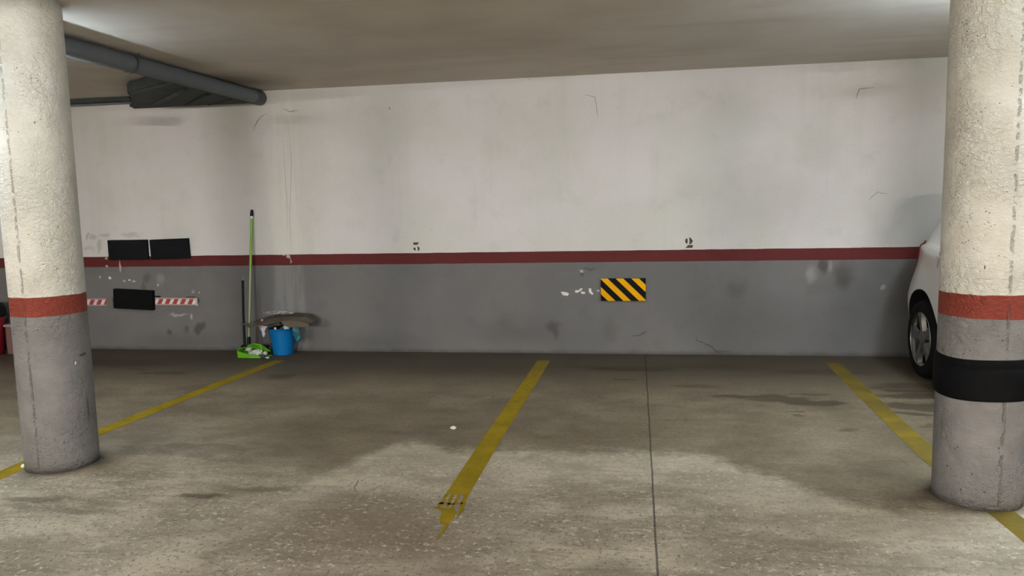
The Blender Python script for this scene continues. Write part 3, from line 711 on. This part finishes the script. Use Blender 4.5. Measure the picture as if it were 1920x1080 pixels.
# ------------------------------------------------------------------ white hatchback, tail to the wall
def car():
    t = thing('car', 'white hatchback parked tail to the wall behind the right column', 'car', (2.975, 6.80, 0))
    # local: x across (-.86..+.86), s = distance from the tail towards the camera (local y = -s)
    HW = .86; Ln = 3.95
    def cr(tab, s):
        for (a, b), (c, d) in zip(tab, tab[1:]):
            if s <= c:
                u = (s - a) / (c - a); u = max(0, min(1, u)); u = u * u * (3 - 2 * u) if False else u
                return b + (d - b) * u
        return tab[-1][1]
    zbot = [(0, .42), (.05, .30), (.25, .24), (3.6, .20), (3.9, .26), (3.95, .34)]
    wsill = [(0, .50), (.04, .62), (.12, .72), (.25, .79), (.5, .83), (3.3, .83), (3.6, .76), (3.8, .64), (3.9, .50), (3.95, .40)]
    zbelt = [(0, .86), (.04, .90), (.12, .96), (.45, 1.0), (1.5, .96), (2.9, .93), (3.3, .86), (3.7, .76), (3.9, .62), (3.95, .55)]
    wbelt = [(0, .48), (.04, .58), (.12, .665), (.25, .735), (.5, .79), (1.2, .82), (2.8, .82), (3.3, .77), (3.6, .68), (3.8, .55), (3.95, .35)]
    zroof = [(0, .90), (.12, 1.0), (.30, 1.16), (.56, 1.36), (.75, 1.43), (1.25, 1.48), (1.9, 1.46), (2.3, 1.36), (2.95, .99), (3.3, .90), (3.7, .79), (3.95, .58)]
    wroof = [(0, .44), (.12, .56), (.25, .60), (.5, .60), (1.9, .58), (2.3, .59), (2.95, .68), (3.3, .62), (3.7, .5), (3.95, .3)]
    def sect(s):
        zb, zt, zr = cr(zbot, s), cr(zbelt, s), cr(zroof, s); ws, wb, wr = cr(wsill, s), cr(wbelt, s), cr(wroof, s)
        zm = zb + (zt - zb) * .50; wm = max(ws, wb) + .03 * min(1, s * 4 + .3)
        return [(0, zb), (ws * .55, zb), (ws - .02, zb + .005), (ws, zb + .05), (ws + (wm - ws) * .6, zb + (zm - zb) * .5), (wm, zm), (wb + .02, zt - .12), (wb, zt), (wb - .03, zt + .025),
                (wb + (wr - wb) * .5 + .01, zt + (zr - zt) * .5), (wr + .02, zr - .05 * min(1, (zr - zt) * 3)), (wr - .08, zr), (wr * .45, zr + .02), (0, zr + .025)]
    def spl(P, v):
        i = int(v); i = min(max(i, 0), len(P) - 2); u = v - i
        a, b, c, d = P[max(i - 1, 0)], P[i], P[i + 1], P[min(i + 2, len(P) - 1)]
        f = lambda k: .5 * (2 * b[k] + (c[k] - a[k]) * u + (2 * a[k] - 5 * b[k] + 4 * c[k] - d[k]) * u * u + (3 * b[k] - a[k] - 3 * c[k] + d[k]) * u ** 3)
        return f(0), f(1)
    def S(s, v, side=-1, off=0.0):
        # smooth along the length by averaging neighbouring stations
        x = z = 0
        for ds, wt in ((-.05, .25), (0, .5), (.05, .25)):
            q = spl(sect(min(max(s + ds, 0), Ln)), v); x += q[0] * wt; z += q[1] * wt
        return Vector((side * x, -s, z))
    def SN(s, v, side, off):
        p = S(s, v, side); a = S(s + .01, v, side) - p; b = S(s, v + .02, side) - p
        nn = a.cross(b); nn = nn.normalized() if nn.length > 0 else Vector((side, 0, 0))
        if nn.x * side < 0: nn = -nn
        return p + nn * off
    stations = [0, .012, .03, .06, .1, .15, .2, .26, .32, .38, .44, .5, .57, .64, .72, .8, .9, 1.0] + [1.1 + .12 * k for k in range(16)] + [3.0, 3.1, 3.2, 3.3, 3.4, 3.5, 3.6, 3.68, 3.75, 3.81, 3.86, 3.9, 3.93, 3.95]
    vs_ = [13 * k / 78 for k in range(79)]
    M_WHITE = plain('white_car_paint', (.80, .78, .74), .3, var=.02, coat=.7)
    M_TR = plain('arch_black', (.006, .006, .007), .8)
    bm = NB(); rings = []
    for s in stations:
        left = [S(s, v, -1) for v in vs_]; right = [S(s, v, 1) for v in vs_[1:-1]][::-1]
        rings.append([bm.verts.new(p) for p in left + right])
    n = len(rings[0])
    for a, b in zip(rings, rings[1:]):
        for k in range(n): bm.faces.new((a[k], a[(k + 1) % n], b[(k + 1) % n], b[k]))
    bm.faces.new(rings[0]); bm.faces.new(rings[-1])
    body = obj('body', bm, [M_WHITE, M_TR], t, 'all')
    # cut the wheel arches
    WY = [.645, 3.10]; WZ = .30
    for wy in WY:
        for side in (-1, 1):
            c = NB(); lathe(c, [(.365, -.16), (.365, .2)], 64, (side * .80, -wy, WZ + .015), 'x')
            for f in c.faces: f.material_index = 1
            co = obj('cutter', c, [M_WHITE, M_TR], t)
            md = body.modifiers.new('arch', 'BOOLEAN'); md.operation = 'DIFFERENCE'; md.object = co; md.solver = 'EXACT'
            bpy.context.view_layer.update()
            dg = bpy.context.evaluated_depsgraph_get(); me = bpy.data.meshes.new_from_object(body.evaluated_get(dg))
            body.modifiers.clear(); body.data = me; bpy.data.objects.remove(co)
    for p in body.data.polygons: p.use_smooth = True
    body.data.set_sharp_from_angle(angle=math.radians(50))
    def patchmesh(name, s0, s1, v0, v1, side, off, m, ns=10, nv=10, shape=None, lab=None, th=.004):
        bm = NB(); G = []
        for i in range(ns + 1):
            row = []
            for j in range(nv + 1):
                a, b = i / ns, j / nv
                s_, v_ = (s0 + (s1 - s0) * a, v0 + (v1 - v0) * b) if shape is None else shape(a, b)
                row.append(bm.verts.new(SN(s_, v_, side, off)))
            G.append(row)
        for i in range(ns):
            for j in range(nv): bm.faces.new((G[i][j], G[i + 1][j], G[i + 1][j + 1], G[i][j + 1]))
        o = obj(name, bm, m, t, 'all'); md = o.modifiers.new('thick', 'SOLIDIFY'); md.thickness = th; md.offset = 0
        if lab: o['label'] = lab
        return o
    M_GL = plain('tinted_glass', (.012, .014, .016), .06, spec=.6, var=.05, coat=.6); M_LAMP = plain('tail_lamp_red', (.22, .012, .022), .15, coat=.8)
    M_SEAM = plain('panel_gap', (.03, .03, .03), .8)
    for side in (-1, 1):
        # side windows: taper to the C pillar
        patchmesh('rear_side_window', 0, 0, 0, 0, side, .003, M_GL, shape=lambda a, b: (.86 + (.28 * (b)) * (1 - a) + (1.52 - .86) * a, 8.25 + 1.75 * b))
        patchmesh('front_side_window', 0, 0, 0, 0, side, .003, M_GL, shape=lambda a, b: (1.60 + a * (2.72 - .62 * b - 1.60), 8.25 + 1.75 * b))
        # tail lamp wraps round the corner
        patchmesh('tail_lamp', 0, 0, 0, 0, side, .006, M_LAMP, shape=lambda a, b: (.015 + a * (.15 + .09 * b), 5.5 + 3.0 * b), lab='dark red tail lamp', th=.02)
        patchmesh('headlight', 3.62, 3.92, 5.6, 6.9, side, .005, plain('headlight_glass', (.5, .5, .5), .1, coat=.8))
        for s_ in (.86, 1.56, 2.62):
            patchmesh('panel_gap', s_, s_ + .006, 3.4 if s_ > 1 else 6.0, 8.0, side, .0012, M_SEAM, ns=1, nv=24, th=.001)
        # door handle
        for s_ in (.98, 1.98):
            p = SN(s_, 6.55, side, .022); b2 = NB(); bx(b2, p, (.018, .17, .026), .008); bx(b2, SN(s_ - .07, 6.55, side, .008), (.03, .02, .02), .004); bx(b2, SN(s_ + .07, 6.55, side, .008), (.03, .02, .02), .004)
            obj('door_handle', b2, M_WHITE, t, True)
        # mirror
        b2 = NB(); bx(b2, (side * .92, -2.62, 1.02), (.16, .10, .12), .035, 3); bx(b2, (side * .83, -2.62, .97), (.10, .04, .03), .008); obj('wing_mirror', b2, M_WHITE, t, True)
    # rear and front glass, plate, bumper trim
    def cross(name, f, m, z=0):
        b2 = NB(); G = []
        for i in range(11):
            G.append([b2.verts.new(f(i / 10, j / 10)) for j in range(11)])
        for i in range(10):
            for j in range(10): b2.faces.new((G[i][j], G[i + 1][j], G[i + 1][j + 1], G[i][j + 1]))
        o = obj(name, b2, m, t, 'all'); md = o.modifiers.new('thick', 'SOLIDIFY'); md.thickness = .006; return o
    def roofpt(s, fx):
        v = 13 - abs(fx) * 2.0; p = S(s, v, 1 if fx >= 0 else -1); return p
    cross('rear_window', lambda a, b: roofpt(.16 + .26 * a, -1 + 2 * b) + Vector((0, .012, .008)), M_GL)
    cross('windscreen', lambda a, b: roofpt(2.32 + .62 * a, -1 + 2 * b) + Vector((0, -.006, .008)), M_GL)
    b2 = NB(); bx(b2, (0, .005, .72), (.52, .012, .11), .003); obj('number_plate', b2, plain('plate_white', (.6, .6, .58), .4), t)
    # wheels
    M_TYRE = plain('tyre_rubber', (.008, .008, .008), .85, spec=.15, var=.3, sc=40, bump=.3); M_RIM = plain('alloy_silver', (.30, .30, .29), .38, 1.0, var=.1); M_BK = plain('brake_and_gap_shade', (.005, .005, .005), .8, spec=.1)
    proto = None
    def wheel(px_, py_, side):
        nonlocal proto
        if proto is None:
            r = bpy.data.objects.new('wheel', None); COL.objects.link(r); r.empty_display_size = .1; r.parent = t
            b = NB(); lathe(b, [(.205, .10), (.215, .102), (.25, .108), (.283, .098), (.296, .075), (.30, .04), (.30, -.04), (.296, -.075), (.283, -.098), (.215, -.10), (.205, -.09)], 56, axis='x', close=False)
            obj('tyre', b, M_TYRE, r, 'all')
            b = NB(); lathe(b, [(.203, .10), (.206, .105), (.208, .098), (.194, .088), (.188, .05), (.186, -.09)], 56, axis='x', close=False)
            lathe(b, [(.062, .060), (.064, .088), (.050, .094), (.03, .096), (.0005, .097)], 24, axis='x', close=False)
            for k in range(5):
                a = 2 * PI * k / 5 + PI / 2 + .2
                rad = Vector((0, math.cos(a), math.sin(a))); tan = Vector((0, -math.sin(a), math.cos(a))); X_ = Vector((1, 0, 0))
                secs = []
                for rr, w_, x0, x1 in ((.035, .034, .055, .090), (.09, .030, .062, .094), (.14, .034, .068, .097), (.18, .046, .070, .097), (.204, .060, .070, .099)):
                    secs.append([b.verts.new(rad * rr + tan * w_ + X_ * x0), b.verts.new(rad * rr + tan * w_ * .7 + X_ * x1), b.verts.new(rad * rr - tan * w_ * .7 + X_ * x1), b.verts.new(rad * rr - tan * w_ + X_ * x0)])
                for A_, B_ in zip(secs, secs[1:]):
                    for q in range(4): b.faces.new((A_[q], A_[(q + 1) % 4], B_[(q + 1) % 4], B_[q]))
            obj('rim', b, M_RIM, r, True)
            b = NB(); lathe(b, [(.19, .0), (.19, .02)], 40, axis='x'); lathe(b, [(.12, .02), (.12, .035)], 32, axis='x'); lathe(b, [(.188, .040), (.188, .050)], 40, axis='x'); obj('brake_and_shade_discs', b, M_BK, r)  # outermost disc is a dark sheet standing in for shade between the spokes
            proto = r
        else:
            r = proto.copy(); COL.objects.link(r); r.parent = t
            for ch in list(proto.children):
                c = ch.copy(); COL.objects.link(c); c.parent = r
        r.location = (px_, py_, .30); r.rotation_euler = (0, 0, 0 if side > 0 else PI)
    for wy in WY:
        wheel(-.745, -wy, -1)
        wheel(.745, -wy, 1)
    return t
car()

# ------------------------------------------------------------------ ceiling lamps: those by the columns, and added unseen fill lamps
M_HOUS = plain('lamp_housing', (.7, .7, .7), .4)
LAMP_LABELS = ['tube lamp hung nearest the left column', 'tube lamp hung nearest the right column', 'added unseen fill lamp at the far rear left of the garage',
               'added unseen fill lamp at the far rear right of the garage', 'added unseen fill lamp at the far rear middle of the garage', 'added unseen lamp above the aisle, brightening the left column top', 'added unseen lamp above the aisle, brightening the right column top']
def lamp(x, y, z, k, colr, up, lab):
    t = thing('ceiling_lamp', lab, 'lamp', (x, y, z), PI / 2 if up else 0, group='tube lamps on the ceiling')
    bm = NB()
    bx(bm, (0, 0, .028), (1.26, .05, .045), .006)
    obj('housing', bm, M_HOUS, t, True)
    for q in (-1, 1):
        bm = NB(); tube(bm, [(q * .45, 0, .05), (q * .45, 0, ZC - z)], .006, 8); obj('hanger_rod', bm, M_HOUS, t)
    em = N('lit_tube'); e = em.n('ShaderNodeEmission'); e.inputs[0].default_value = (*colr, 1); e.inputs[1].default_value = k; em.l(e.outputs[0], em.out.inputs[0])
    for s in (-1, 1):
        bm = NB(); tube(bm, [(-.59, s * .045, 0), (.59, s * .045, 0)], .013, 8); obj('tube', bm, em.m, t, True)
        for q in (-1, 1):
            bm = NB(); bx(bm, (q * .60, s * .035, .01), (.02, .05, .05), .003); obj('tube_holder', bm, M_HOUS, t)
for L_, lab_ in zip(LAMPS, LAMP_LABELS): lamp(*L_, lab_)
